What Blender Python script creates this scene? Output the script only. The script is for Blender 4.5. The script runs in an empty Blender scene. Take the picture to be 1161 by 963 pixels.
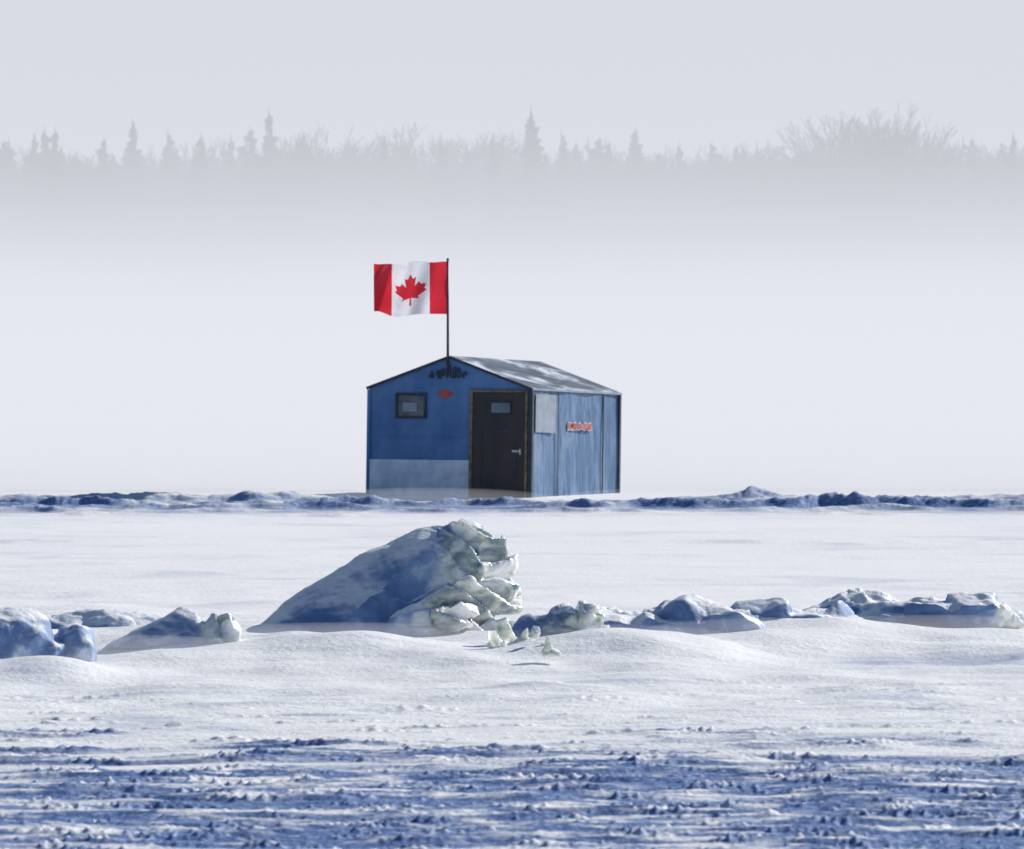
import bpy, bmesh, math, random
import numpy as np
from mathutils import Vector, noise, Matrix
random.seed(7); np.random.seed(7)
scene=bpy.context.scene
COL=scene.collection
CAMH=3.0; F=6800.0; HZ=361.0; CX=580.5
def depth(v): return F*CAMH/(v-HZ)
def gx(u,d): return (u-CX)*d/F

# ------------------------------------------------------------ helpers
def link(o): COL.objects.link(o); return o
def mesh_obj(name,verts,faces,mat=None,parent=None,smooth=False):
    me=bpy.data.meshes.new(name); me.from_pydata([tuple(v) for v in verts],[],faces); me.update()
    o=bpy.data.objects.new(name,me); link(o)
    if mat: me.materials.append(mat)
    if parent: o.parent=parent
    if smooth:
        for p in me.polygons: p.use_smooth=True
    return o
def box_geo(x0,x1,y0,y1,z0,z1):
    v=[(x0,y0,z0),(x1,y0,z0),(x1,y1,z0),(x0,y1,z0),(x0,y0,z1),(x1,y0,z1),(x1,y1,z1),(x0,y1,z1)]
    f=[(0,3,2,1),(4,5,6,7),(0,1,5,4),(1,2,6,5),(2,3,7,6),(3,0,4,7)]
    return v,f
def boxes(name,lst,mat,parent=None,bev=0.0):
    V=[];Fc=[]
    for b in lst:
        v,f=box_geo(*b); n=len(V); V+=v; Fc+=[tuple(i+n for i in q) for q in f]
    o=mesh_obj(name,V,Fc,mat,parent)
    if bev>0:
        m=o.modifiers.new('bev','BEVEL'); m.width=bev; m.segments=2
    return o
def newmat(name):
    m=bpy.data.materials.new(name); m.use_nodes=True
    nt=m.node_tree; b=nt.nodes['Principled BSDF']; return m,nt,b
def N(nt,t,**k):
    n=nt.nodes.new(t)
    for a,c in k.items(): setattr(n,a,c)
    return n
def noise_tex(nt,scale,detail=4,vec=None,sc=None,rough=.55,dist=0.0):
    n=N(nt,'ShaderNodeTexNoise'); n.inputs['Scale'].default_value=scale; n.inputs['Detail'].default_value=detail; n.inputs['Roughness'].default_value=rough; n.inputs['Distortion'].default_value=dist
    tc=N(nt,'ShaderNodeTexCoord'); mp=N(nt,'ShaderNodeMapping')
    nt.links.new(tc.outputs['Object'],mp.inputs['Vector'])
    if sc: mp.inputs['Scale'].default_value=sc
    nt.links.new(mp.outputs['Vector'],n.inputs['Vector'])
    return n
def ramp(nt,src,stops):
    r=N(nt,'ShaderNodeValToRGB'); e=r.color_ramp.elements
    while len(e)<len(stops): e.new(0.5)
    for i,(p,c) in enumerate(stops):
        e[i].position=p; e[i].color=(*c,1) if len(c)==3 else c
    nt.links.new(src,r.inputs['Fac']); return r
def bump(nt,b,src,strength,dist):
    bp=N(nt,'ShaderNodeBump'); bp.inputs['Strength'].default_value=strength; bp.inputs['Distance'].default_value=dist
    nt.links.new(src,bp.inputs['Height']); nt.links.new(bp.outputs['Normal'],b.inputs['Normal'])
def simple(name,c1,c2,scale=6,rough=.7,sc=None,bs=.3,bd=.01,p=(.35,.65)):
    m,nt,b=newmat(name); n=noise_tex(nt,scale,5,sc=sc)
    r=ramp(nt,n.outputs['Fac'],[(p[0],c1),(p[1],c2)])
    nt.links.new(r.outputs['Color'],b.inputs['Base Color']); b.inputs['Roughness'].default_value=rough
    bump(nt,b,n.outputs['Fac'],bs,bd); return m
def mixrgb(nt,fac,a,b_):
    mx=N(nt,'ShaderNodeMix',data_type='RGBA')
    nt.links.new(fac,mx.inputs[0])
    for s,i in ((a,6),(b_,7)):
        if isinstance(s,tuple): mx.inputs[i].default_value=(*s,1)
        else: nt.links.new(s,mx.inputs[i])
    return mx.outputs[2]
def slope_mask(nt,lo,hi,noise_out=None,k=.25):
    g=N(nt,'ShaderNodeNewGeometry'); sp=N(nt,'ShaderNodeSeparateXYZ'); nt.links.new(g.outputs['Normal'],sp.inputs[0])
    src=sp.outputs[2]
    if noise_out:
        a=N(nt,'ShaderNodeMath',operation='MULTIPLY_ADD'); nt.links.new(noise_out,a.inputs[0]); a.inputs[1].default_value=k
        s=N(nt,'ShaderNodeMath',operation='SUBTRACT'); nt.links.new(src,s.inputs[0]); s.inputs[1].default_value=k*.5; nt.links.new(s.outputs[0],a.inputs[2]); src=a.outputs[0]
    mr=N(nt,'ShaderNodeMapRange',interpolation_type='SMOOTHSTEP'); nt.links.new(src,mr.inputs[0])
    mr.inputs[1].default_value=lo; mr.inputs[2].default_value=hi; mr.inputs[3].default_value=1; mr.inputs[4].default_value=0
    return mr.outputs[0]

# ------------------------------------------------------------ numpy noise
_P=np.random.RandomState(3).permutation(4096)
_G=np.random.RandomState(4).rand(4096)*2*np.pi
_GX=np.cos(_G); _GY=np.sin(_G)
def perlin(x,y):
    xi=np.floor(x).astype(np.int64); yi=np.floor(y).astype(np.int64); xf=x-xi; yf=y-yi
    def g(ix,iy,fx,fy):
        h=_P[(_P[ix&4095]+iy)&4095]; return _GX[h]*fx+_GY[h]*fy
    u=xf**3*(xf*(xf*6-15)+10); v=yf**3*(yf*(yf*6-15)+10)
    a=g(xi,yi,xf,yf); b=g(xi+1,yi,xf-1,yf); c=g(xi,yi+1,xf,yf-1); d=g(xi+1,yi+1,xf-1,yf-1)
    return (a+(b-a)*u+(c-a)*v+(a-b-c+d)*u*v)*1.5
def fbm(x,y,o=4,g=.5):
    s=0;a=1;t=0
    for i in range(o):
        s=s+a*perlin(x+i*17.3,y+i*9.1); t+=a; a*=g; x=x*2.03; y=y*2.03
    return s/t
def sst(a,b,x):
    t=np.clip((x-a)/(b-a),0,1); return t*t*(3-2*t)
def crustmask(x,y):
    e=fbm(x/2.6+9,y/.8,4,.6)
    return sst(-.45,.45,(41.0-y)/4.6+e*1.7)
def ridge_center(x,y): return 55.3+1.0*perlin(x/3.1+8,y*0+2.2)
MOUNDS=[]
for u,v,rx,h_ in [(22,760,.7,.08),(78,762,.4,.07),(212,750,.6,.04),(340,738,.6,.07),(430,744,.7,.09),(520,752,.5,.05),(640,748,.5,.05),(695,744,.5,.08),(745,750,.5,.06),(792,744,.6,.08),(862,738,.5,.07),(945,730,.6,.07),(1022,732,.7,.06),(1102,734,.6,.05)]:
    d=depth(v)-.1; MOUNDS.append((gx(u,d),d,rx,.75,h_))
def H(x,y):
    x=np.asarray(x,float); y=np.asarray(y,float)
    near=sst(1500,300,y)*sst(200,40,np.abs(x))
    h=0.05*fbm(x/7+3,y/11,3)*sst(20,35,y)
    h=h+0.12*fbm(x/2.2+11,y/2.6,3)*sst(43,48,y)*sst(72,60,y)
    h=h+0.040*fbm(x/2.2,y/0.9,4)*sst(92,60,y)
    h=h+0.016*fbm(x/1.2,y/.30,3)*sst(85,50,y)
    R=crustmask(x,y)
    n1=fbm(x/2.0,y/.42,4,.6); pl=sst(-.10,.12,n1)
    n2=fbm(x/.7+7,y/.18,4,.65)
    n3=np.abs(perlin(x/.085,y/.08)); n4=np.clip(perlin(x/.045,y/.055)-.03,0,1)
    cr=sst(.0,.35,fbm(x/.55+30,y/.22,4,.6))
    h=h+R*(0.028*pl+0.024*n2+(0.020*n3+0.036*n4)*(0.14+cr)-.01)
    R2=sst(54,45,y)*sst(39,42,y)
    c=sst(.22,.45,fbm(x/1.3+40,y/.28,3,.6))
    h=h+R2*c*(0.014+0.024*np.clip(perlin(x/.08,y/.1),-.3,1))
    cen=ridge_center(x,y)
    e=np.exp(-((y-cen)/2.6)**2)
    h=h+0.12*e*(1+.35*perlin(x/1.5,y/4))
    for mx_,my_,rx,ry,hh in MOUNDS: 
        h=h+hh*np.exp(-((x-mx_)/rx)**2-((y-my_)/ry)**2)
    rr=sst(.3,.8,x)
    rough=np.clip(.65+.7*fbm(x/1.1+15,y*0+3.3,3),.0,1)
    jag=.6+.5*fbm(x/.36,y/.4,4,.62)
    t=(y-cen-.55)
    h=h+rr*rough*jag*.40*np.where(t<0,np.exp(-(t/.30)**2),np.exp(-(t/1.1)**2))
    def crack(c0,wob,ph,am,thr,wy,fr):
        c=c0+wob*perlin(x/3.7+ph,y*0+ph)+.35*perlin(x/.7+ph,y*0+1.3+ph)
        a=np.clip(thr+1.0*fbm(x/1.7+ph*3,y*0+.7,3),0.05,1.2)
        t=(y-c)/wy
        return am*a*np.where(t<0,np.exp(-(t/.6)**2),np.exp(-(t/2.2)**2))*(1+.55*fbm(x/fr+ph,y/.35,3,.65))
    side=sst(-2.5,-3.2,x)+sst(2.0,3.0,x)*.6
    h=h+crack(97.2,.3,5.5,.045,.95,.40,.33)+crack(97.0,.25,25.5,.13,.95,.40,.45)*side
    h=h+crack(95.7,.35,8.5,.12,.9,.30,.28)
    h=h+crack(94.3,.4,12.5,.18,.8,.30,.30)*sst(-1,2.0,x)
    h=h+crack(94.0,.4,15.5,.14,.7,.30,.30)*sst(-.5,-3,x)
    h=h+crack(92.6,.5,33.,.11,.6,.28,.35)+crack(91.0,.5,53.,.07,.4,.30,.4)
    h=h+crack(87.5,.7,31.,.05,.3,.4,.8)+crack(80,1.0,41.,.055,.3,.4,.9)+crack(75,1.0,21.,.05,.2,.4,.9)+crack(70,1.0,61.,.045,.2,.35,.8)+crack(64.5,.8,71.,.04,.2,.35,.8)
    bx=gx(850,96.5); h=h+(0.08*np.exp(-((x-bx)/.25)**2-((y-96.6)/.4)**2)+0.14*np.exp(-((x-bx-.1)/.85)**2-((y-96.6)/.5)**2))*(1+.45*fbm(x/.25,y/.3,3))
    h=h+0.06*np.exp(-((x+2.6)/.3)**2-((y-101.0)/.7)**2)
    return h*near

# ------------------------------------------------------------ materials
m_snow,nt,b=newmat('wind_packed_snow')
n=noise_tex(nt,14,8,rough=.65); n2=noise_tex(nt,.9,5,sc=(.5,1.2,1))
r=ramp(nt,n2.outputs['Fac'],[(.3,(.91,.92,.95)),(.62,(.96,.96,.965))])
b.inputs['Roughness'].default_value=.62; b.inputs['Specular IOR Level'].default_value=.25
c1=mixrgb(nt,slope_mask(nt,.80,.97,n.outputs['Fac'],.06),r.outputs['Color'],(.36,.47,.70))  # steep snow coloured ice blue, deepening the shade on those slopes
at=N(nt,'ShaderNodeAttribute',attribute_name='scour_shade')
nf=noise_tex(nt,20,6,sc=(.55,1.4,1),rough=.8); rf=ramp(nt,nf.outputs['Fac'],[(.40,(.045,.115,.34)),(.55,(.14,.25,.51)),(.62,(.48,.58,.77)),(.70,(.85,.88,.93))])
c2=mixrgb(nt,at.outputs['Fac'],c1,rf.outputs['Color'])
nt.links.new(c2,b.inputs['Base Color']); bump(nt,b,n.outputs['Fac'],.7,.03)

m_ice,nt,b=newmat('snow_crusted_ice')
n=noise_tex(nt,14,8,rough=.65); n2=noise_tex(nt,2.2,5)
r=ramp(nt,n2.outputs['Fac'],[(.35,(.84,.88,.94)),(.6,(.93,.94,.95))])
b.inputs['Roughness'].default_value=.55; b.inputs['Specular IOR Level'].default_value=.3
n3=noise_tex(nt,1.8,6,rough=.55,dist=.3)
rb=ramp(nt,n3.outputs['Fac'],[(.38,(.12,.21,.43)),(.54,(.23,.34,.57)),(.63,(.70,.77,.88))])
cs=mixrgb(nt,slope_mask(nt,.48,.86,n3.outputs['Fac'],.4),r.outputs['Color'],rb.outputs['Color'])  # steep faces bluer: bare ice plus shadow blue painted into the colour
nt.links.new(cs,b.inputs['Base Color']); bump(nt,b,n.outputs['Fac'],.6,.03)
at=N(nt,'ShaderNodeAttribute',attribute_name='ice')
nn=noise_tex(nt,2.4,4,rough=.5,dist=.4)
ad=N(nt,'ShaderNodeMath',operation='MULTIPLY_ADD'); ad.inputs[1].default_value=1.7; nt.links.new(nn.outputs['Fac'],ad.inputs[0])
sb=N(nt,'ShaderNodeMath',operation='ADD'); sb.inputs[1].default_value=-.85; nt.links.new(at.outputs['Fac'],ad.inputs[2]); nt.links.new(ad.outputs[0],sb.inputs[0])
rm=ramp(nt,sb.outputs[0],[(.34,(0,0,0)),(.56,(1,1,1))])
ml=N(nt,'ShaderNodeMath',operation='MULTIPLY'); nt.links.new(rm.outputs['Color'],ml.inputs[0]); nt.links.new(slope_mask(nt,.50,.72,n3.outputs['Fac'],.3),ml.inputs[1])
pi_=N(nt,'ShaderNodeBsdfPrincipled'); n5=noise_tex(nt,2.6,4,rough=.5,dist=.9,sc=(.7,1,1.6))
ri=ramp(nt,n5.outputs['Fac'],[(.37,(.22,.29,.32)),(.46,(.60,.64,.56)),(.54,(.90,.91,.85)),(.62,(.97,.97,.96))])
nt.links.new(ri.outputs['Color'],pi_.inputs['Base Color']); pi_.inputs['Roughness'].default_value=.12; pi_.inputs['IOR'].default_value=1.31; pi_.inputs['Specular IOR Level'].default_value=1.0
pi_.inputs['Subsurface Weight'].default_value=1.0; pi_.inputs['Subsurface Radius'].default_value=(1,1,.88); pi_.inputs['Subsurface Scale'].default_value=.10
pi_.inputs['Coat Weight'].default_value=1.0; pi_.inputs['Coat Roughness'].default_value=.08; pi_.inputs['Coat IOR'].default_value=1.9
n6=noise_tex(nt,4.5,2); bump(nt,pi_,n6.outputs['Fac'],1.0,.16)
ms=N(nt,'ShaderNodeMixShader'); nt.links.new(ml.outputs[0],ms.inputs[0]); nt.links.new(b.outputs[0],ms.inputs[1]); nt.links.new(pi_.outputs[0],ms.inputs[2])
nt.links.new(ms.outputs[0],nt.nodes['Material Output'].inputs['Surface'])

# ------------------------------------------------------------ ground
def build_ground():
    rows=[-200,-60,0,10,20,25,28,30]
    y=31.0
    while y<46: rows.append(y); y+=.030
    while y<62: rows.append(y); y+=.06
    while y<89: rows.append(y); y+=.13
    while y<101: rows.append(y); y+=.07
    while y<300: rows.append(y); y*=1.03
    while y<6000: rows.append(y); y*=1.25
    rows=np.array(rows)
    u=np.linspace(-1,1,800); ext=np.array([1.3,1.8,3,6,12,30,80])
    u=np.concatenate([-ext[::-1],u,ext])
    half=np.clip(rows,30,1e9)*0.096+.3
    X=half[:,None]*u[None,:]; Y=np.repeat(rows[:,None],len(u),1)
    Z=H(X,Y)
    R=crustmask(X,Y)
    n1=fbm(X/2.0,Y/.42,4,.6); n2=fbm(X/.7+55,Y/.2,5,.68)
    sc=np.clip(R*sst(.28,.04,n1*.7+n2*.7),0,1)*.97
    s1=np.exp(-((Y-94.6-.5*perlin(X/2,Y*0))/2.9)**2)*sst(-.5,.1,fbm(X/1.6+5,Y/.7,4,.6))*.92  # painted blue shade along the ridge line before the hut
    s2=sst(56,62,Y)*sst(94,88,Y)*sst(.0,.45,fbm(X/2.6+25,Y/1.2,4,.6))*.34  # patchy bluish streaks over the middle ground
    s3=sst(42,45,Y)*sst(53,50,Y)*sst(.08,.45,fbm(X/1.8+85,Y/.6,4,.6))*.30  # painted bluish shading streaks on the drift nearer than the ice ridge
    dn=np.exp(-((Y-52.6-.15*perlin(X/.8,Y*0))/.5)**2)*sst(2.6,3.2,X)*.8*sst(-.6,.1,fbm(X/.7,Y/.3,4,.6))  # long dark shadow painted as a strip on the right
    sc=np.maximum.reduce([sc,s1,s2,s3,dn])  # one mask for scoured foreground ice and the painted shade tints
    nr,nc=X.shape
    co=np.stack([X,Y,Z],-1).reshape(-1,3).astype(np.float32)
    idx=np.arange(nr*nc).reshape(nr,nc)
    q=np.stack([idx[:-1,:-1],idx[:-1,1:],idx[1:,1:],idx[1:,:-1]],-1).reshape(-1,4).astype(np.int32)
    me=bpy.data.meshes.new('ground'); me.vertices.add(len(co)); me.vertices.foreach_set('co',co.ravel())
    me.loops.add(q.size); me.loops.foreach_set('vertex_index',q.ravel())
    me.polygons.add(len(q)); me.polygons.foreach_set('loop_start',np.arange(0,q.size,4,dtype=np.int32)); me.polygons.foreach_set('loop_total',np.full(len(q),4,np.int32))
    me.polygons.foreach_set('use_smooth',np.ones(len(q),bool))
    me.update(calc_edges=True)
    a=me.attributes.new('scour_shade','FLOAT','POINT'); a.data.foreach_set('value',sc.ravel().astype(np.float32))
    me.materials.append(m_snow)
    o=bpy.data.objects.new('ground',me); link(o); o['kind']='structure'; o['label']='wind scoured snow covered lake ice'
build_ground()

# ------------------------------------------------------------ ice blocks
def hull_pts(points):
    bm=bmesh.new()
    for p in points: bm.verts.new(p)
    r=bmesh.ops.convex_hull(bm,input=bm.verts)
    for v in [v for v in bm.verts if not v.link_faces]: bm.verts.remove(v)
    bm.verts.index_update()
    V=[v.co.copy() for v in bm.verts]; Fc=[tuple(v.index for v in f.verts) for f in bm.faces]; bm.free(); return V,Fc
def chunk(name,hulls,loc,label,cat,voxel=.02,amp=.03,scale=4,icefn=None,smooth=4,group=None,z=None,facet=.35,ledge=1.0,swell=0.0):
    V=[];Fc=[]
    for h in hulls:
        v,f=hull_pts(h); n=len(V); V+=v; Fc+=[tuple(i+n for i in q) for q in f]
    t=mesh_obj('tmp',V,Fc)
    m=t.modifiers.new('r','REMESH'); m.mode='VOXEL'; m.voxel_size=voxel
    s=t.modifiers.new('s','SMOOTH'); s.iterations=smooth; s.factor=.5
    dg=bpy.context.evaluated_depsgraph_get(); dg.update()
    me=bpy.data.meshes.new_from_object(t.evaluated_get(dg)); bpy.data.objects.remove(t)
    me.name=name
    off=Vector((random.random()*50,random.random()*50,0))
    a=me.attributes.new('ice','FLOAT','POINT'); vals=[]
    nor=[v.normal.copy() for v in me.vertices]
    for v,n in zip(me.vertices,nor):
        ic=icefn(v.co,n) if icefn else 0.0
        p=v.co*scale+off
        d=noise.fractal(p,1.0,2.0,3)*amp*(.7-ic*.2)
        if swell: d+=noise.noise(p*.42)*swell*(1-ic)
        q=Vector((p.x*.8+.5*p.z,p.y,p.z*1.5-.2*p.x))
        c,_=noise.voronoi(q*.55,distance_metric='DISTANCE'); k=max(ic*.8,facet)
        d+=(min(c[1]-c[0],.30)-.16)*amp*4.2*k
        if ic>.1:
            zz=v.co.z*4.2+v.co.x*1.3+noise.noise(p*.30)*2.2; fr=zz-math.floor(zz)
            d+=(min(fr*1.2,1)-.5)*amp*4.2*ic*ledge
        v.co+=n*d
        vals.append(ic)
    a.data.foreach_set('value',vals)
    for p in me.polygons: p.use_smooth=True
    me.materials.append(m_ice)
    o=bpy.data.objects.new(name,me); link(o)
    o.location=(loc[0],loc[1],z); o['label']=label; o['category']=cat
    if group: o['group']=group
    return o
D=55.6; S=F/D
def L(u,v,y,u0=440,v0=732): return ((u-u0)/S,y,(v0-v)/S)
main=[L(276,726,.1),L(290,745,-.15),L(296,718,.5),L(335,690,.35),L(370,658,.4),L(405,633,.42),L(440,617,.45),L(490,605,.35),L(524,596,.2),L(545,606,.15),L(540,604,.7),
      L(430,745,-.5),L(340,745,-.3),L(470,640,-.15),L(420,675,-.32),L(400,700,-.40),L(545,650,-.15),L(560,745,-.1),L(560,745,.9),L(300,745,.7),L(400,680,.95),L(500,620,.8)]
nose=[L(520,603,.1),L(548,604,.15),L(568,616,.2),L(582,636,.25),L(590,652,.3),L(580,668,.25),L(520,670,-.2),L(500,640,-.15),L(540,620,.6),L(580,640,.65)]
peak=[L(495,602,.15),L(522,590,.15),L(536,597,.15),L(556,616,.15),L(515,615,.4),L(500,625,0)]
mid=[L(435,745,-.62),L(445,706,-.55),L(480,684,-.5),L(520,660,-.35),L(556,660,-.05),L(590,668,.1),L(588,696,.1),L(555,700,-.2),L(480,720,-.62),L(470,745,-.6),L(575,680,.5),L(480,700,.3)]
toe=[L(470,748,-.6),L(515,718,-.5),L(565,706,-.25),L(594,710,-.1),L(606,748,-.3),L(520,748,-.66),L(560,748,.4),L(590,716,.4),L(480,748,.3)]
kn=[L(492,696,-.6),L(522,684,-.58),L(545,700,-.45),L(520,718,-.62),L(496,718,-.62),L(520,695,-.3),L(540,690,-.2)]
def icf(c,n):
    x,y,z=c
    return float(np.clip((x-.26+(.80-z)*.30)/.45,0,1))
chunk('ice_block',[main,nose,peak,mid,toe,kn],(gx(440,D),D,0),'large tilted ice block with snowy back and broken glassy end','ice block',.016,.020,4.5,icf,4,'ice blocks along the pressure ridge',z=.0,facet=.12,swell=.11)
def el(cx,cy,cz,rx,ry,rz,n=16):
    pts=[]
    for i in range(n):
        v=Vector((random.gauss(0,1),random.gauss(0,1),random.gauss(0,1))).normalized()
        pts.append((cx+v.x*rx,cy+v.y*ry,cz+v.z*rz))
    return pts
G='ice blocks along the pressure ridge'
def lump(name,u,v,parts,label,cat,ice=0.0,amp=.024,vox=.02,scale=6,smooth=5,z=0.02,facet=.3,ledge=.5):
    d=depth(v)
    fn=(lambda c,n:float(np.clip(ice+.8*c.x,0,1))) if ice else None
    return chunk(name,[el(*p) for p in parts],(gx(u,d),d),label,cat,vox,amp,scale,fn,smooth,G,z,facet,ledge)
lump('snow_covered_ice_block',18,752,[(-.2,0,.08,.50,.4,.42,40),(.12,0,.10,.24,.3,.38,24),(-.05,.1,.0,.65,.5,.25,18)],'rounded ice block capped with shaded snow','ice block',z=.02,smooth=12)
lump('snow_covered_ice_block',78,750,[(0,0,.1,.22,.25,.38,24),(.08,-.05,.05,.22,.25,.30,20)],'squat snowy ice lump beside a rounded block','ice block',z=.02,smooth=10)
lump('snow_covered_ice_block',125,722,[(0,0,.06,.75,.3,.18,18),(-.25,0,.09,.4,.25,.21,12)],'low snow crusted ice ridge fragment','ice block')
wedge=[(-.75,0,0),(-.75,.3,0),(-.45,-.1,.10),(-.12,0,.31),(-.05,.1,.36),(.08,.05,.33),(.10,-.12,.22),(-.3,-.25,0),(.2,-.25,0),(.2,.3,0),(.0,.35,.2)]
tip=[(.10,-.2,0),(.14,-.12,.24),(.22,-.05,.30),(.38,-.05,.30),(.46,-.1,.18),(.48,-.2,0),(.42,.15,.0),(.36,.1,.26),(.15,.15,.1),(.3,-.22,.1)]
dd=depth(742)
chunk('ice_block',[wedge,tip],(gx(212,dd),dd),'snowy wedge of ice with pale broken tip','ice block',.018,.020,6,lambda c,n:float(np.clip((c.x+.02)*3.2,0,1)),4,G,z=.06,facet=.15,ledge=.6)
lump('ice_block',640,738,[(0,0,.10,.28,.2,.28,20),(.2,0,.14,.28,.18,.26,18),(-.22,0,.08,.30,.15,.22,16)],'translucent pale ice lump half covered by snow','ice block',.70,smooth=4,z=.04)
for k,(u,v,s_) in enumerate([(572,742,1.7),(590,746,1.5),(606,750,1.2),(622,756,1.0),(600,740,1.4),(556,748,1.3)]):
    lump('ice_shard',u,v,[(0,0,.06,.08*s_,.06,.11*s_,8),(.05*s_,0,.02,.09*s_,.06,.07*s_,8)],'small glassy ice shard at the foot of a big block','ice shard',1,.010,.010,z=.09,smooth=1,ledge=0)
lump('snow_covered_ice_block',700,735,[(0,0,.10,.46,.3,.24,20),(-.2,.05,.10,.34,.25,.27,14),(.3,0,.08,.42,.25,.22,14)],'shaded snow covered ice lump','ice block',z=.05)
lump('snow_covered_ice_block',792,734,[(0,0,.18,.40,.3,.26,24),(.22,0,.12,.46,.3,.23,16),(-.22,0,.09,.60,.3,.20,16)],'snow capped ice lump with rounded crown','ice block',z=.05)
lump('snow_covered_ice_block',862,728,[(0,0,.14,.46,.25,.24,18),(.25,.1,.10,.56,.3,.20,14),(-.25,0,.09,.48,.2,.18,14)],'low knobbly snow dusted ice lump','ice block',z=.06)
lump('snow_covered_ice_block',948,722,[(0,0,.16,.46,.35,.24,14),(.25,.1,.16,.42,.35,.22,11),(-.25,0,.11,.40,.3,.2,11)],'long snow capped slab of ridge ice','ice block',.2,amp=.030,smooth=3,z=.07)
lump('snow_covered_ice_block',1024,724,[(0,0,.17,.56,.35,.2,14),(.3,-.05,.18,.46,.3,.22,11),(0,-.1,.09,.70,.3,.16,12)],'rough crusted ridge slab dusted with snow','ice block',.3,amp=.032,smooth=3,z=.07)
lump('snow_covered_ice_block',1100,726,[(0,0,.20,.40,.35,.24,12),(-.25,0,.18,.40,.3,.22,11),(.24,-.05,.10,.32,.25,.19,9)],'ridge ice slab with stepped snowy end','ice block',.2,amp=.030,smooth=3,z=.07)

# ------------------------------------------------------------ fishing hut
m_blue=simple('weathered_blue_paint',(.045,.14,.34),(.10,.22,.45),2.2,.65,sc=(1,1,.6))
m_skirt=simple('frosted_pale_blue_paint',(.46,.54,.67),(.68,.74,.82),4,.7)
m_dark=simple('dark_brown_door_paint',(.014,.012,.014),(.04,.026,.026),3,.5,sc=(1,1,.3))
m_trim=simple('worn_ochre_trim',(.10,.08,.05),(.24,.19,.11),9,.7)
m_black=simple('dark_painted_trim',(.012,.018,.034),(.035,.045,.07),8,.6)
m_glass=simple('frosty_window_glass',(.03,.045,.07),(.13,.16,.2),3,.15,bs=.05)
m_frost=simple('frosted_door_glass',(.10,.13,.18),(.22,.25,.32),3,.3,bs=.05)
m_grey=simple('grey_tarp_patch',(.20,.25,.32),(.29,.34,.41),5,.7)
m_red=simple('faded_red_paint',(.34,.035,.03),(.52,.10,.07),10,.6)
m_white=simple('chipped_white_paint',(.45,.47,.52),(.72,.72,.75),9,.6)
m_metal,nt,b=newmat('galvanised_metal'); n=noise_tex(nt,20,4); r=ramp(nt,n.outputs['Fac'],[(.3,(.3,.31,.33)),(.7,(.6,.6,.62))]); nt.links.new(r.outputs[0],b.inputs['Base Color']); b.inputs['Metallic'].default_value=.6; b.inputs['Roughness'].default_value=.4
m_pole=simple('dark_flagpole_metal',(.03,.025,.03),(.07,.06,.06),12,.5)
m_tarp,nt,b=newmat('wrinkled_blue_tarp')
n=noise_tex(nt,2.2,6,sc=(1,1.2,.6),rough=.6,dist=.5); r=ramp(nt,n.outputs['Fac'],[(.32,(.035,.10,.23)),(.5,(.06,.145,.29)),(.68,(.14,.23,.37))])
nt.links.new(r.outputs[0],b.inputs['Base Color']); b.inputs['Roughness'].default_value=.55; n2=noise_tex(nt,3,3,sc=(1,1.6,.5)); bump(nt,b,n2.outputs['Fac'],.7,.05)
m_roof,nt,b=newmat('frosted_roof_felt')
n=noise_tex(nt,1.2,6,sc=(1.8,.7,1),rough=.55,dist=.5); r=ramp(nt,n.outputs['Fac'],[(.40,(.04,.065,.11)),(.49,(.10,.14,.20)),(.54,(.26,.31,.38)),(.62,(.60,.64,.70))])
nt.links.new(r.outputs[0],b.inputs['Base Color']); b.inputs['Roughness'].default_value=.7; bump(nt,b,n.outputs['Fac'],.3,.01)

W=1.5; LN=3.6; EV=1.84; PK=2.36
TILT=math.radians(-1.9)
hut=bpy.data.objects.new('fishing_hut',None); link(hut)
hut.location=(-1.073,100.63,-.02); hut.rotation_euler=(TILT,0,math.radians(-25))
hut['label']='blue ice fishing hut with gable roof standing on frozen lake'; hut['category']='hut'
zb=-.2
V=[(-W,0,zb),(W,0,zb),(W,0,EV),(0,0,PK),(-W,0,EV),(-W,LN,zb),(W,LN,zb),(W,LN,EV),(0,LN,PK),(-W,LN,EV)]
Fc=[(0,1,2,3,4),(9,8,7,6,5),(0,4,9,5),(1,6,7,2),(0,5,6,1)]
mesh_obj('wall',V,Fc,m_blue,hut)
boxes('batten',[(-1.49,.36,-.010,-.001,1.02,1.03)],m_blue,hut)
sk=boxes('skirt_panel',[(-1.49,.39,-.02,-.002,-.15,.64)],m_skirt,hut); sk['label']='pale frosted lower panel of the front wall'
gv=[];gf=[];ny=120;nz=14
for i in range(ny+1):
    for j in range(nz+1):
        yy=.03+(LN-.06)*i/ny; zz=-.1+(EV+.08)*j/nz
        d=.02+.012*math.sin(yy*5.2+.6*math.sin(zz*2))+.010*noise.noise(Vector((yy*3.5,zz*.8,3)))+.008*noise.noise(Vector((yy*9,zz*1.6,8)))
        gv.append((W+max(.006,d),yy,zz))
for i in range(ny):
    for j in range(nz):
        a=i*(nz+1)+j; gf.append((a,a+nz+1,a+nz+2,a+1))
tp=mesh_obj('tarp_siding',gv,gf,m_tarp,hut,True); tp['label']='wrinkled pale blue tarp covering the side wall'
boxes('patch_panel',[(W+.045,W+.055,.10,.90,1.12,1.76)],m_grey,hut)['label']='grey patch nailed to the side wall'
boxes('corner_post',[(W-.03,W+.05,-.03,.04,-.1,EV-.02)],m_black,hut,.006)
boxes('corner_post',[(W+.0,W+.05,LN-.04,LN+.03,-.1,EV-.02)],m_black,hut,.006)
boxes('corner_post',[(-W-.03,-W+.03,-.03,.03,-.1,EV-.02)],m_blue,hut,.006)
boxes('rope',[(W+.04,W+.055,2.86,2.885,-.1,EV)],m_black,hut)
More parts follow.
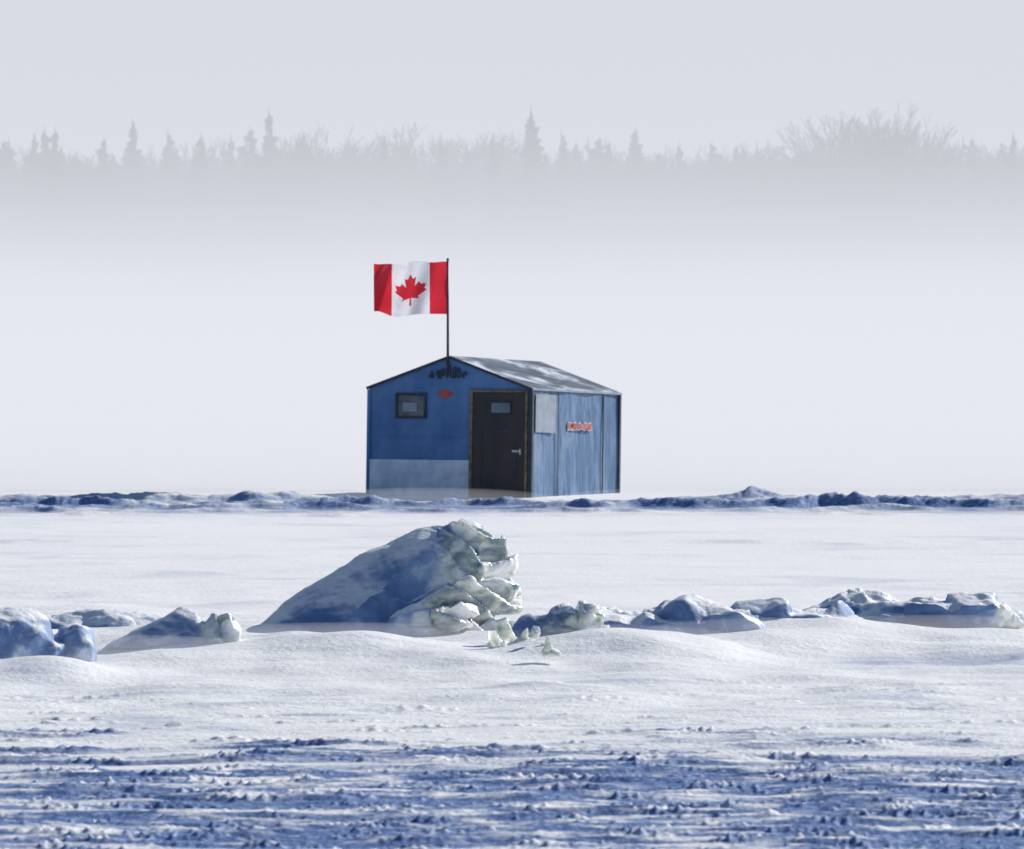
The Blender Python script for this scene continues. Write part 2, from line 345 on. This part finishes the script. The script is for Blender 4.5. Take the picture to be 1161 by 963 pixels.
boxes('rope',[(W+.04,W+.05,1.02,1.035,-.1,EV)],m_black,hut)
def slab(x0,z0,x1,z1,y0,y1,t):
    return [(x0,y0,z0),(x1,y0,z1),(x1,y1,z1),(x0,y1,z0),(x0,y0,z0+t),(x1,y0,z1+t),(x1,y1,z1+t),(x0,y1,z0+t)],[(0,3,2,1),(4,5,6,7),(0,1,5,4),(1,2,6,5),(2,3,7,6),(3,0,4,7)]
sl=(PK-EV)/W; ov=.035
v1,f1=slab(0,PK+.004,W+ov,EV-sl*ov+.004,-.03,LN+.03,.028)
v2,f2=slab(-W-ov,EV-sl*ov+.004,-.001,PK+.004,-.03,LN+.03,.028)
roof=mesh_obj('roof',v1+v2,f1+[tuple(i+8 for i in q) for q in f2],m_roof,hut)
def bar(p0,p1,w,h):
    p0=Vector(p0);p1=Vector(p1);d=(p1-p0).normalized(); s=Vector((0,1,0)) if abs(d.y)<.9 else Vector((1,0,0)); u=d.cross(s).normalized()
    vs=[]
    for p in (p0,p1):
        for a,b_ in ((-1,-1),(1,-1),(1,1),(-1,1)): vs.append(p+s*a*w/2+u*b_*h/2)
    return vs,[(0,3,2,1),(4,5,6,7),(0,1,5,4),(1,2,6,5),(2,3,7,6),(3,0,4,7)]
BV=[];BF=[]
for a,c in (((-W-ov,-.043,EV-sl*ov+.01),(-.0,-.043,PK+.01)),((0.0,-.045,PK+.01),(W+ov,-.045,EV-sl*ov+.01))):
    v,f=bar(a,c,.02,.045); n=len(BV); BV+=v; BF+=[tuple(i+n for i in q) for q in f]
mesh_obj('fascia_board',BV,BF,m_black,roof)
v,f=bar((W+ov+.012,-.03,EV-sl*ov+.01),(W+ov+.012,LN+.03,EV-sl*ov+.01),.018,.035); mesh_obj('eave_board',v,f,m_grey,roof)
door=boxes('door',[(.45,1.42,-.03,-.003,-.05,1.78)],m_dark,hut,.006); door['label']='dark brown door with small window'
boxes('door_frame',[(.395,.448,-.045,-.002,-.12,1.82),(1.422,1.46,-.045,-.002,-.12,1.82),(.449,1.421,-.045,-.002,1.782,1.82)],m_trim,hut,.004)
boxes('window_pane',[(.80,1.14,-.042,-.031,1.44,1.60)],m_frost,door)
boxes('window_frame',[(.77,.80,-.05,-.031,1.41,1.63),(1.14,1.17,-.05,-.031,1.41,1.63),(.801,1.139,-.05,-.031,1.60,1.63),(.801,1.139,-.05,-.031,1.41,1.44)],m_black,door,.003)
boxes('handle',[(1.20,1.36,-.075,-.06,.78,.82),(1.33,1.36,-.062,-.03,.74,.84),(1.20,1.22,-.062,-.03,.78,.81)],m_metal,door,.004)
boxes('door_board',[(.60,1.25,-.036,-.031,.25,.28),(.60,1.25,-.036,-.031,1.12,1.15),(.60,.63,-.036,-.031,.281,1.119),(1.22,1.25,-.036,-.031,.281,.75)],m_black,door)
win=boxes('window',[(-.96,-.46,-.012,-.002,1.37,1.72)],m_glass,hut)
boxes('frame',[(-1.0,-.955,-.035,-.002,1.33,1.76),(-.465,-.42,-.035,-.002,1.33,1.76),(-.954,-.466,-.035,-.002,1.715,1.76),(-.954,-.466,-.035,-.002,1.33,1.375)],m_black,win,.004)
boxes('curtain',[(-.86,-.60,-.018,-.013,1.45,1.60)],m_grey,win)
half=[(0,1.0),(.10,.80),(.22,.86),(.17,.52),(.34,.70),(.39,.60),(.60,.63),(.53,.44),(.62,.38),(.29,.12),(.33,.02),(.03,.07),(.04,-.22)]
leaf=half+[(-x,y) for x,y in reversed(half[1:])]
def flat(name,polys,org,ax,ay,nrm,mat,parent,t=.006):
    bm=bmesh.new()
    ax=Vector(ax);ay=Vector(ay);nv=Vector(nrm);og=Vector(org)
    for pl in polys:
        vs=[bm.verts.new(og+ax*x+ay*y) for x,y in pl]
        f=bm.faces.new(vs)
    r=bmesh.ops.extrude_face_region(bm,geom=bm.faces[:])
    bmesh.ops.translate(bm,verts=[e for e in r['geom'] if isinstance(e,bmesh.types.BMVert)],vec=nv*t)
    bmesh.ops.triangulate(bm,faces=bm.faces[:]); bmesh.ops.recalc_face_normals(bm,faces=bm.faces[:])
    me=bpy.data.meshes.new(name); bm.to_mesh(me); bm.free(); me.materials.append(mat)
    o=bpy.data.objects.new(name,me); link(o); o.parent=parent; return o
flat('maple_leaf_emblem',[[(x*.24,y*.17) for x,y in leaf]],(-.08,-.002,1.68),(1,0,0),(0,0,1),(0,-1,0),m_red,hut,.008)
st=[]; rs=random.Random(11)
def stroke(x0,y0,x1,y1,w=.022):
    d=Vector((x1-x0,y1-y0)).normalized(); n=Vector((-d.y,d.x))*w
    st.append([(x0+n.x,y0+n.y),(x0-n.x,y0-n.y),(x1-n.x,y1-n.y),(x1+n.x,y1+n.y)])
for i in range(17):
    x=-.38+.043*i+rs.uniform(-.01,.01); top=.04+.20*(1-abs(x)/.52)
    a=rs.uniform(-.02,.05); stroke(x,a,x+rs.uniform(-.05,.06),top*rs.uniform(.6,1.0),rs.uniform(.010,.02))
SV=[];SF=[]
for i,pl in enumerate(st):
    y0=-.004-.0012*i; n=len(SV)
    for x,z in pl: SV.append((x,y0,2.02+z))
    for x,z in pl: SV.append((x,y0-.01,2.02+z))
    SF+=[(n,n+1,n+2,n+3),(n+7,n+6,n+5,n+4)]+[(n+a,n+4+a,n+4+(a+1)%4,n+(a+1)%4) for a in range(4)]
mesh_obj('lettering',SV,SF,m_black,hut)
back=[];front=[]
for i,(w_,k) in enumerate([(.17,0),(.15,1),(.16,2),(.17,3),(.16,1)]):
    y0=1.40+.205*i; q=.62
    base=[[(0,0),(w_,0),(w_,.06),(.07,.06),(w_,.15),(.05,.19),(0,.12)],[(0,0),(.07,0),(.08,.07),(.1,0),(w_,.02),(w_*.8,.19),(.03,.17)],[(0,0),(w_,.03),(w_,.12),(.1,.19),(0,.15)],[(0,.02),(.09,0),(w_,.08),(w_*.9,.18),(.05,.19),(.0,.10)]][k]
    front.append([(y0+x,z*q) for x,z in base])
    back.append([(y0+(x-w_/2)*1.18+w_/2,((z-.09)*1.25+.09)*q) for x,z in base])
sg=flat('lettering',back,(W+.052,0,1.19),(0,1,0),(0,0,1),(1,0,0),m_white,hut,.004); sg['label']='small red and white lettering on side wall'
flat('lettering_fill',front,(W+.0565,0,1.19),(0,1,0),(0,0,1),(1,0,0),m_red,sg,.003)
def tube(p0,p1,r0,r1,n=10):
    vs=[];fs=[]
    p0=Vector(p0);p1=Vector(p1);d=(p1-p0).normalized();a=d.orthogonal().normalized();b_=d.cross(a)
    for p,r in((p0,r0),(p1,r1)):
        for i in range(n):
            t=2*math.pi*i/n; vs.append(p+a*math.cos(t)*r+b_*math.sin(t)*r)
    fs=[(i,(i+1)%n,n+(i+1)%n,n+i) for i in range(n)]+[tuple(range(n))[::-1],tuple(range(n,2*n))]
    return vs,fs
PT=(565-294)/68.-2.2
v,f=tube((0,0,-.05),(.0,0,PT),.024,.018); pole=mesh_obj('flagpole',v,f,m_pole,hut,True)
pole.location=(-.03,-.02,2.2+.02); pole.rotation_euler=(-TILT,0,0)
bmp=bmesh.new(); bmesh.ops.create_uvsphere(bmp,u_segments=10,v_segments=8,radius=.025)
me=bpy.data.meshes.new('finial'); bmp.to_mesh(me); bmp.free(); me.materials.append(m_pole); fo=bpy.data.objects.new('finial',me); link(fo); fo.parent=pole; fo.location=(0,0,PT)
def clothmat(name,c):
    m,nt,b=newmat(name); n=noise_tex(nt,30,3); r=ramp(nt,n.outputs['Fac'],[(.3,tuple(x*.85 for x in c)),(.7,c)])
    nt.links.new(r.outputs[0],b.inputs['Base Color']); b.inputs['Roughness'].default_value=.8
    tr=N(nt,'ShaderNodeBsdfTranslucent'); nt.links.new(r.outputs[0],tr.inputs[0]); ms=N(nt,'ShaderNodeMixShader'); ms.inputs[0].default_value=.45
    nt.links.new(b.outputs[0],ms.inputs[1]); nt.links.new(tr.outputs[0],ms.inputs[2]); nt.links.new(ms.outputs[0],nt.nodes['Material Output'].inputs['Surface']); return m
m_fr=clothmat('red_flag_cloth',(.70,.03,.05)); m_fw=clothmat('white_flag_cloth',(.86,.86,.9))
def inpoly(x,y,P):
    c=False;n=len(P);j=n-1
    for i in range(n):
        if (P[i][1]>y)!=(P[j][1]>y) and x<(P[j][0]-P[i][0])*(y-P[i][1])/(P[j][1]-P[i][1])+P[i][0]: c=not c
        j=i
    return c
nu,nv=260,150; FW=1.36; FH=.885
ff=[];fv=[];mi=[]
ang=math.radians(25)
wx=Vector((-math.cos(ang),-math.sin(ang),0)); wy=Vector((-math.sin(ang),math.cos(ang),0))
for i in range(nu+1):
    s=i/nu
    for j in range(nv+1):
        t=j/nv
        run=FW*(s-.06*s*s)
        rip=.13*s**.7*math.sin(s*10.0-1.2+t*1.9)+.06*s*math.sin(s*21+t*4.5+1)+.02*math.sin(s*5+t*9)
        zz=t*FH*(1-.03*s)+.05*math.sin(s*8+.5)*(1-t)*s-.03*s*s-.035*math.sin(s*11)*s+.025*math.sin(s*16+2)*s*t
        p=Vector((0,0,PT-.03-FH))+wx*(run*.97)+wy*rip+Vector((0,0,zz))
        fv.append(p)
for i in range(nu):
    for j in range(nv):
        a=i*(nv+1)+j; ff.append((a,a+1,a+nv+2,a+nv+1))
        s=(i+.5)/nu; t=(j+.5)/nv
        red = s<.235 or s>.745 or inpoly((s-.49)*2.85,(t-.47)/.49+.38,leaf)
        mi.append(0 if red else 1)
flag=mesh_obj('flag',fv,ff,m_fr,pole,True); flag.data.materials.append(m_fw); flag.data.polygons.foreach_set('material_index',mi)
flag['label']='red and white maple leaf flag blowing in wind'

# ------------------------------------------------------------ trees on the far shore
m_bark=simple('grey_brown_bark',(.05,.045,.04),(.10,.09,.08),8,.9)
m_needle=simple('dark_spruce_needles',(.02,.035,.025),(.05,.07,.05),4,.9)
m_twig=simple('bare_twigs',(.05,.045,.045),(.09,.08,.08),4,.9)
def spruce_mesh(seed,wid,lev=52,lean=0):
    rd=random.Random(seed); V=[];Fc=[]
    for k in range(lev):
        t=.06+.94*(k/lev)**.95
        rr=wid*(1-t)**.85*(.55+.75*rd.random())+.006
        nb=rd.randint(5,8) if t<.9 else 4
        for b_ in range(nb):
            a=rd.random()*6.283; l=rr*(.40+.85*rd.random())
            if rd.random()<.12: l*=1.45
            z0=t+rd.uniform(-.01,.01); dr=-.25*l+rd.uniform(-.02,.012)
            ca,sa=math.cos(a),math.sin(a); w_=l*.24+.003; hh=.010+.012*rd.random()
            n=len(V)
            V+=[(0,0,z0+.004),(ca*l*.55-sa*w_,sa*l*.55+ca*w_,z0+dr*.4-hh),(ca*l,sa*l,z0+dr),(ca*l*.55+sa*w_,sa*l*.55-ca*w_,z0+dr*.4-hh),(ca*l*.5,sa*l*.5,z0+dr*.35-hh*2.3)]
            Fc+=[(n,n+1,n+2),(n,n+2,n+3),(n,n+4,n+2)]
    n=len(V); V+=[(0.004,0,.95),(-.004,0,.95),(0,0,1.02)]; Fc.append((n,n+1,n+2))
    return V,Fc
def bare_mesh(seed,spread=.5):
    rd=random.Random(seed); V=[];Fc=[];TV=[];TF=[]
    def seg(p,d,l,r,lv):
        q=p+d*l; v,f=tube(p,q,r,r*.7,4 if lv<3 else 3)
        T,G_=(TV,TF) if lv<2 else (V,Fc)
        n=len(T); T.extend(v); G_.extend([tuple(i+n for i in x) for x in f])
        if lv>=6: return
        for i in range(3):
            nd=(d+Vector((rd.gauss(0,spread),rd.gauss(0,spread),rd.gauss(.12,.25)))).normalized()
            seg(q if i else p+d*l*rd.uniform(.5,.95),nd,l*rd.uniform(.62,.85),max(r*.62,.0015),lv+1)
    seg(Vector((0,0,0)),Vector((0,0,1)),.27,.014,0)
    mz=max(v.z for v in V)
    for v in V: v*=1/mz
    for v in TV: v*=1/mz
    return V,Fc,TV,TF
templates=[]
for i,w_ in enumerate([.15,.19,.13,.22,.17]):
    v,f=spruce_mesh(20+i,w_)
    me=bpy.data.meshes.new('spruce_crown'); me.from_pydata(v,[],f); me.materials.append(m_needle)
    tv,tf=tube((0,0,-.02),(0,0,.97),.012,.002,6); mt=bpy.data.meshes.new('spruce_trunk'); mt.from_pydata([tuple(a) for a in tv],[],tf); mt.materials.append(m_bark)
    templates.append(('spruce_tree',me,mt))
for i in range(3):
    v,f,tv,tf=bare_mesh(50+i,[.42,.5,.34][i])
    me=bpy.data.meshes.new('bare_crown'); me.from_pydata([tuple(a) for a in v],[],f); me.materials.append(m_twig)
    mt=bpy.data.meshes.new('bare_trunk'); mt.from_pydata([tuple(a) for a in tv],[],tf); mt.materials.append(m_bark)
    templates.append(('bare_tree',me,mt))
def tree(k,x,y,h,wsc=1.0):
    nm,me,mt=templates[k]
    e=bpy.data.objects.new(nm,None); link(e); e.location=(x,y,-.1); e.rotation_euler=(0,0,random.random()*6.28); e.scale=(h*wsc,h*wsc,h)
    c=bpy.data.objects.new('crown',me); t=bpy.data.objects.new('trunk',mt)
    for o in (c,t): link(o); o.parent=e
    if nm=='spruce_tree': e['label']='dark spruce tree fading into blowing snow on shore'; e['category']='tree'
    else: e['label']='bare leafless tree fading into blowing snow on shore'; e['category']='tree'
    e['group']='trees along the far shore'
TD=490.
def toph(v,d): return CAMH+(HZ-v)*d/F
feat=[(2,305,122,1),(0,602,122,1.1),(1,150,134,1),(4,63,141,1),(0,720,143,1.2),(1,435,150,1),(3,118,156,1),(4,228,150,1.1),(2,262,152,1),(5,370,138,1.0),(7,985,114,.9),(7,960,126,.8),(7,1012,130,.8),(5,1035,148,.8),
      (4,500,156,1.2),(1,560,154,1),(2,640,158,1.1),(7,885,158,.9),(5,815,161,.9),(4,770,161,1),(6,1085,158,.9),(1,1148,148,1),(0,10,156,1),(2,40,148,1),(7,340,150,1),(3,690,160,1)]
for k,u,v,w_ in feat:
    d=TD+random.uniform(-6,6); tree(k,gx(u,d),d,toph(v,d),w_*1.1)
for i in range(120):
    u=-120+i*(1400/120)+random.uniform(-9,9); d=TD+random.uniform(0,28); v=random.gauss(166,9)
    k=random.choice([0,1,2,3,4,4,1,3,5,6,7,7]) if u<780 else random.choice([5,7,7,7,1,4,0,3])
    tree(k,gx(u,d),d,toph(v,d),random.uniform(1.1,1.7))
V=[];Fc=[]
cache=[spruce_mesh(100+i,.19,24) for i in range(7)]
for i in range(440):
    tv,tf=cache[i%7]; x=random.uniform(-75,75); h=17.0+1.1*float(perlin(np.array([x/5.]),np.array([.3]))[0])*2+random.uniform(-1.3,1.0); y=random.uniform(520,540); wv=random.uniform(1.,1.7)
    n=len(V); V+=[(x+a*h*wv,y+b_*h*wv,c*h) for a,b_,c in tv]; Fc+=[tuple(j+n for j in q) for q in tf]
fo=mesh_obj('forest',V,Fc,m_needle); fo['kind']='stuff'; fo['label']='dense spruce wood lost in blowing snow'; fo['category']='forest'

# ------------------------------------------------------------ blowing snow (participating volumes)
def volume_obj(name,v,f,Lc,sg_,step=None):
    me=bpy.data.meshes.new(name); me.from_pydata(v,[],f); o=bpy.data.objects.new(name,me); link(o)
    m=bpy.data.materials.new(name); m.use_nodes=True; nt=m.node_tree; nt.nodes.clear()
    out=N(nt,'ShaderNodeOutputMaterial'); ab=N(nt,'ShaderNodeVolumeAbsorption'); em=N(nt,'ShaderNodeEmission'); ad=N(nt,'ShaderNodeAddShader')
    ab.inputs['Color'].default_value=(0,0,0,1); em.inputs['Color'].default_value=(*Lc,1)  # volume glows by its own emission, standing in for scattered daylight
    nt.links.new(ab.outputs[0],ad.inputs[0]); nt.links.new(em.outputs[0],ad.inputs[1]); nt.links.new(ad.outputs[0],out.inputs['Volume'])
    if callable(sg_):
        s=sg_(nt); nt.links.new(s,ab.inputs['Density']); nt.links.new(s,em.inputs['Strength'])
    else:
        ab.inputs['Density'].default_value=sg_; em.inputs['Strength'].default_value=sg_
    if step: m.cycles.volume_step_rate=step
    me.materials.append(m); o['kind']='structure'; return o
ML=(.79,.81,.88)
v,f=box_geo(-300,300,262,1300,-2,72); volume_obj('sky_haze',v,f,(.70,.72,.785),.0054)
def zramp(stops,zmax,wob=0):
    def fn(nt):
        tc=N(nt,'ShaderNodeTexCoord'); sp=N(nt,'ShaderNodeSeparateXYZ'); nt.links.new(tc.outputs['Object'],sp.inputs[0])
        src=sp.outputs[2]
        if wob:
            nz=noise_tex(nt,.06,2,sc=(1,.4,1)); a=N(nt,'ShaderNodeMath',operation='MULTIPLY_ADD'); nt.links.new(nz.outputs['Fac'],a.inputs[0]); a.inputs[1].default_value=wob
            s=N(nt,'ShaderNodeMath',operation='SUBTRACT'); nt.links.new(src,s.inputs[0]); s.inputs[1].default_value=wob*.5; nt.links.new(s.outputs[0],a.inputs[2]); src=a.outputs[0]
        d=N(nt,'ShaderNodeMath',operation='DIVIDE'); nt.links.new(src,d.inputs[0]); d.inputs[1].default_value=zmax
        r=ramp(nt,d.outputs[0],[(max(z,0)/zmax,(s*20,)*3) for z,s in stops])
        m_=N(nt,'ShaderNodeMath',operation='MULTIPLY'); nt.links.new(r.outputs['Color'],m_.inputs[0]); m_.inputs[1].default_value=.05
        return m_.outputs[0]
    return fn
v,f=box_geo(-90,90,262.5,484,-1,17); volume_obj('snow_mist',v,f,ML,zramp([(0,.026),(4,.016),(7,.0072),(10,.0035),(13,.0013),(16,0)],16,5),2.0)
v,f=box_geo(-60,60,105.2,261.5,-1,5); volume_obj('snow_mist',v,f,ML,zramp([(0,.05),(.6,.045),(2.2,.014),(5,.0)],5),1.0)
def wisp(x,y,z,rx,ry,rz,s_):
    bm=bmesh.new(); bmesh.ops.create_uvsphere(bm,u_segments=40,v_segments=20,radius=1)
    bm.verts.index_update(); vs=[(q.co.x*rx+x,q.co.y*ry+y,q.co.z*rz+z) for q in bm.verts]; fs=[tuple(q.index for q in fc.verts) for fc in bm.faces]; bm.free()
    volume_obj('ground_drift',vs,fs,(.80,.82,.89),s_)
for w_ in [(0,83,.0,15,7,.24,.09),(-1,70,.0,11,8,.24,.10),(2.6,59.5,.02,3.4,2.2,.28,.17),(-3.6,59,.02,2.6,2,.26,.16),(0,50.6,.0,7,2.4,.14,.09),
           (-1.4,99.2,.0,2.2,.8,.20,.14),(2.4,99.0,.0,1.8,.8,.20,.12),
           (.9,54.0,.12,1.1,.6,.12,.20),(-1.5,54.2,.12,1.5,.6,.13,.26),(2.4,54.2,.15,1.3,.6,.14,.26),(3.9,54.8,.15,1.2,.6,.14,.26),(-3.4,52.6,.10,1.3,.6,.12,.26)]:
    wisp(*w_)
rw=random.Random(5)
for i in range(9):
    y=rw.uniform(63,97); wisp(rw.uniform(-.07,.07)*y,y,.03,rw.uniform(2.,4.5),rw.uniform(.5,1.1),rw.uniform(.08,.14),rw.uniform(.2,.4))

# ------------------------------------------------------------ light
SX,SY=.78,.626; EL=29
w=bpy.data.worlds.new('World'); scene.world=w; w.use_nodes=True; nt=w.node_tree
sky=N(nt,'ShaderNodeTexSky'); sky.sky_type='NISHITA'; sky.sun_disc=False; sky.sun_elevation=math.radians(EL); sky.sun_rotation=math.atan2(SX,SY)
sky.ozone_density=4.5; sky.dust_density=.3
bg=nt.nodes['Background']; bg.inputs['Strength'].default_value=.075; nt.links.new(sky.outputs[0],bg.inputs['Color'])
sd=bpy.data.lights.new('sun','SUN'); sd.energy=5; sd.angle=math.radians(.5); sd.color=(1,.955,.88)
so=bpy.data.objects.new('sun',sd); link(so)
ce=math.cos(math.radians(EL)); dirv=Vector((SX*ce,SY*ce,math.sin(math.radians(EL))))
so.rotation_euler=dirv.to_track_quat('Z','Y').to_euler(); so.location=(40,40,60)
scene.view_settings.view_transform='Standard'; scene.view_settings.look='None'; scene.view_settings.exposure=0

cd=bpy.data.cameras.new('camera'); cam=bpy.data.objects.new('camera',cd); link(cam); scene.camera=cam
cd.sensor_width=36; cd.lens=F/1161*36; cd.clip_start=.5; cd.clip_end=8000
cam.location=(0,0,CAMH); cam.rotation_euler=(math.radians(90)-math.atan(120.5/F),0,0)
cd.dof.use_dof=True; cd.dof.focus_distance=64; cd.dof.aperture_fstop=6.0
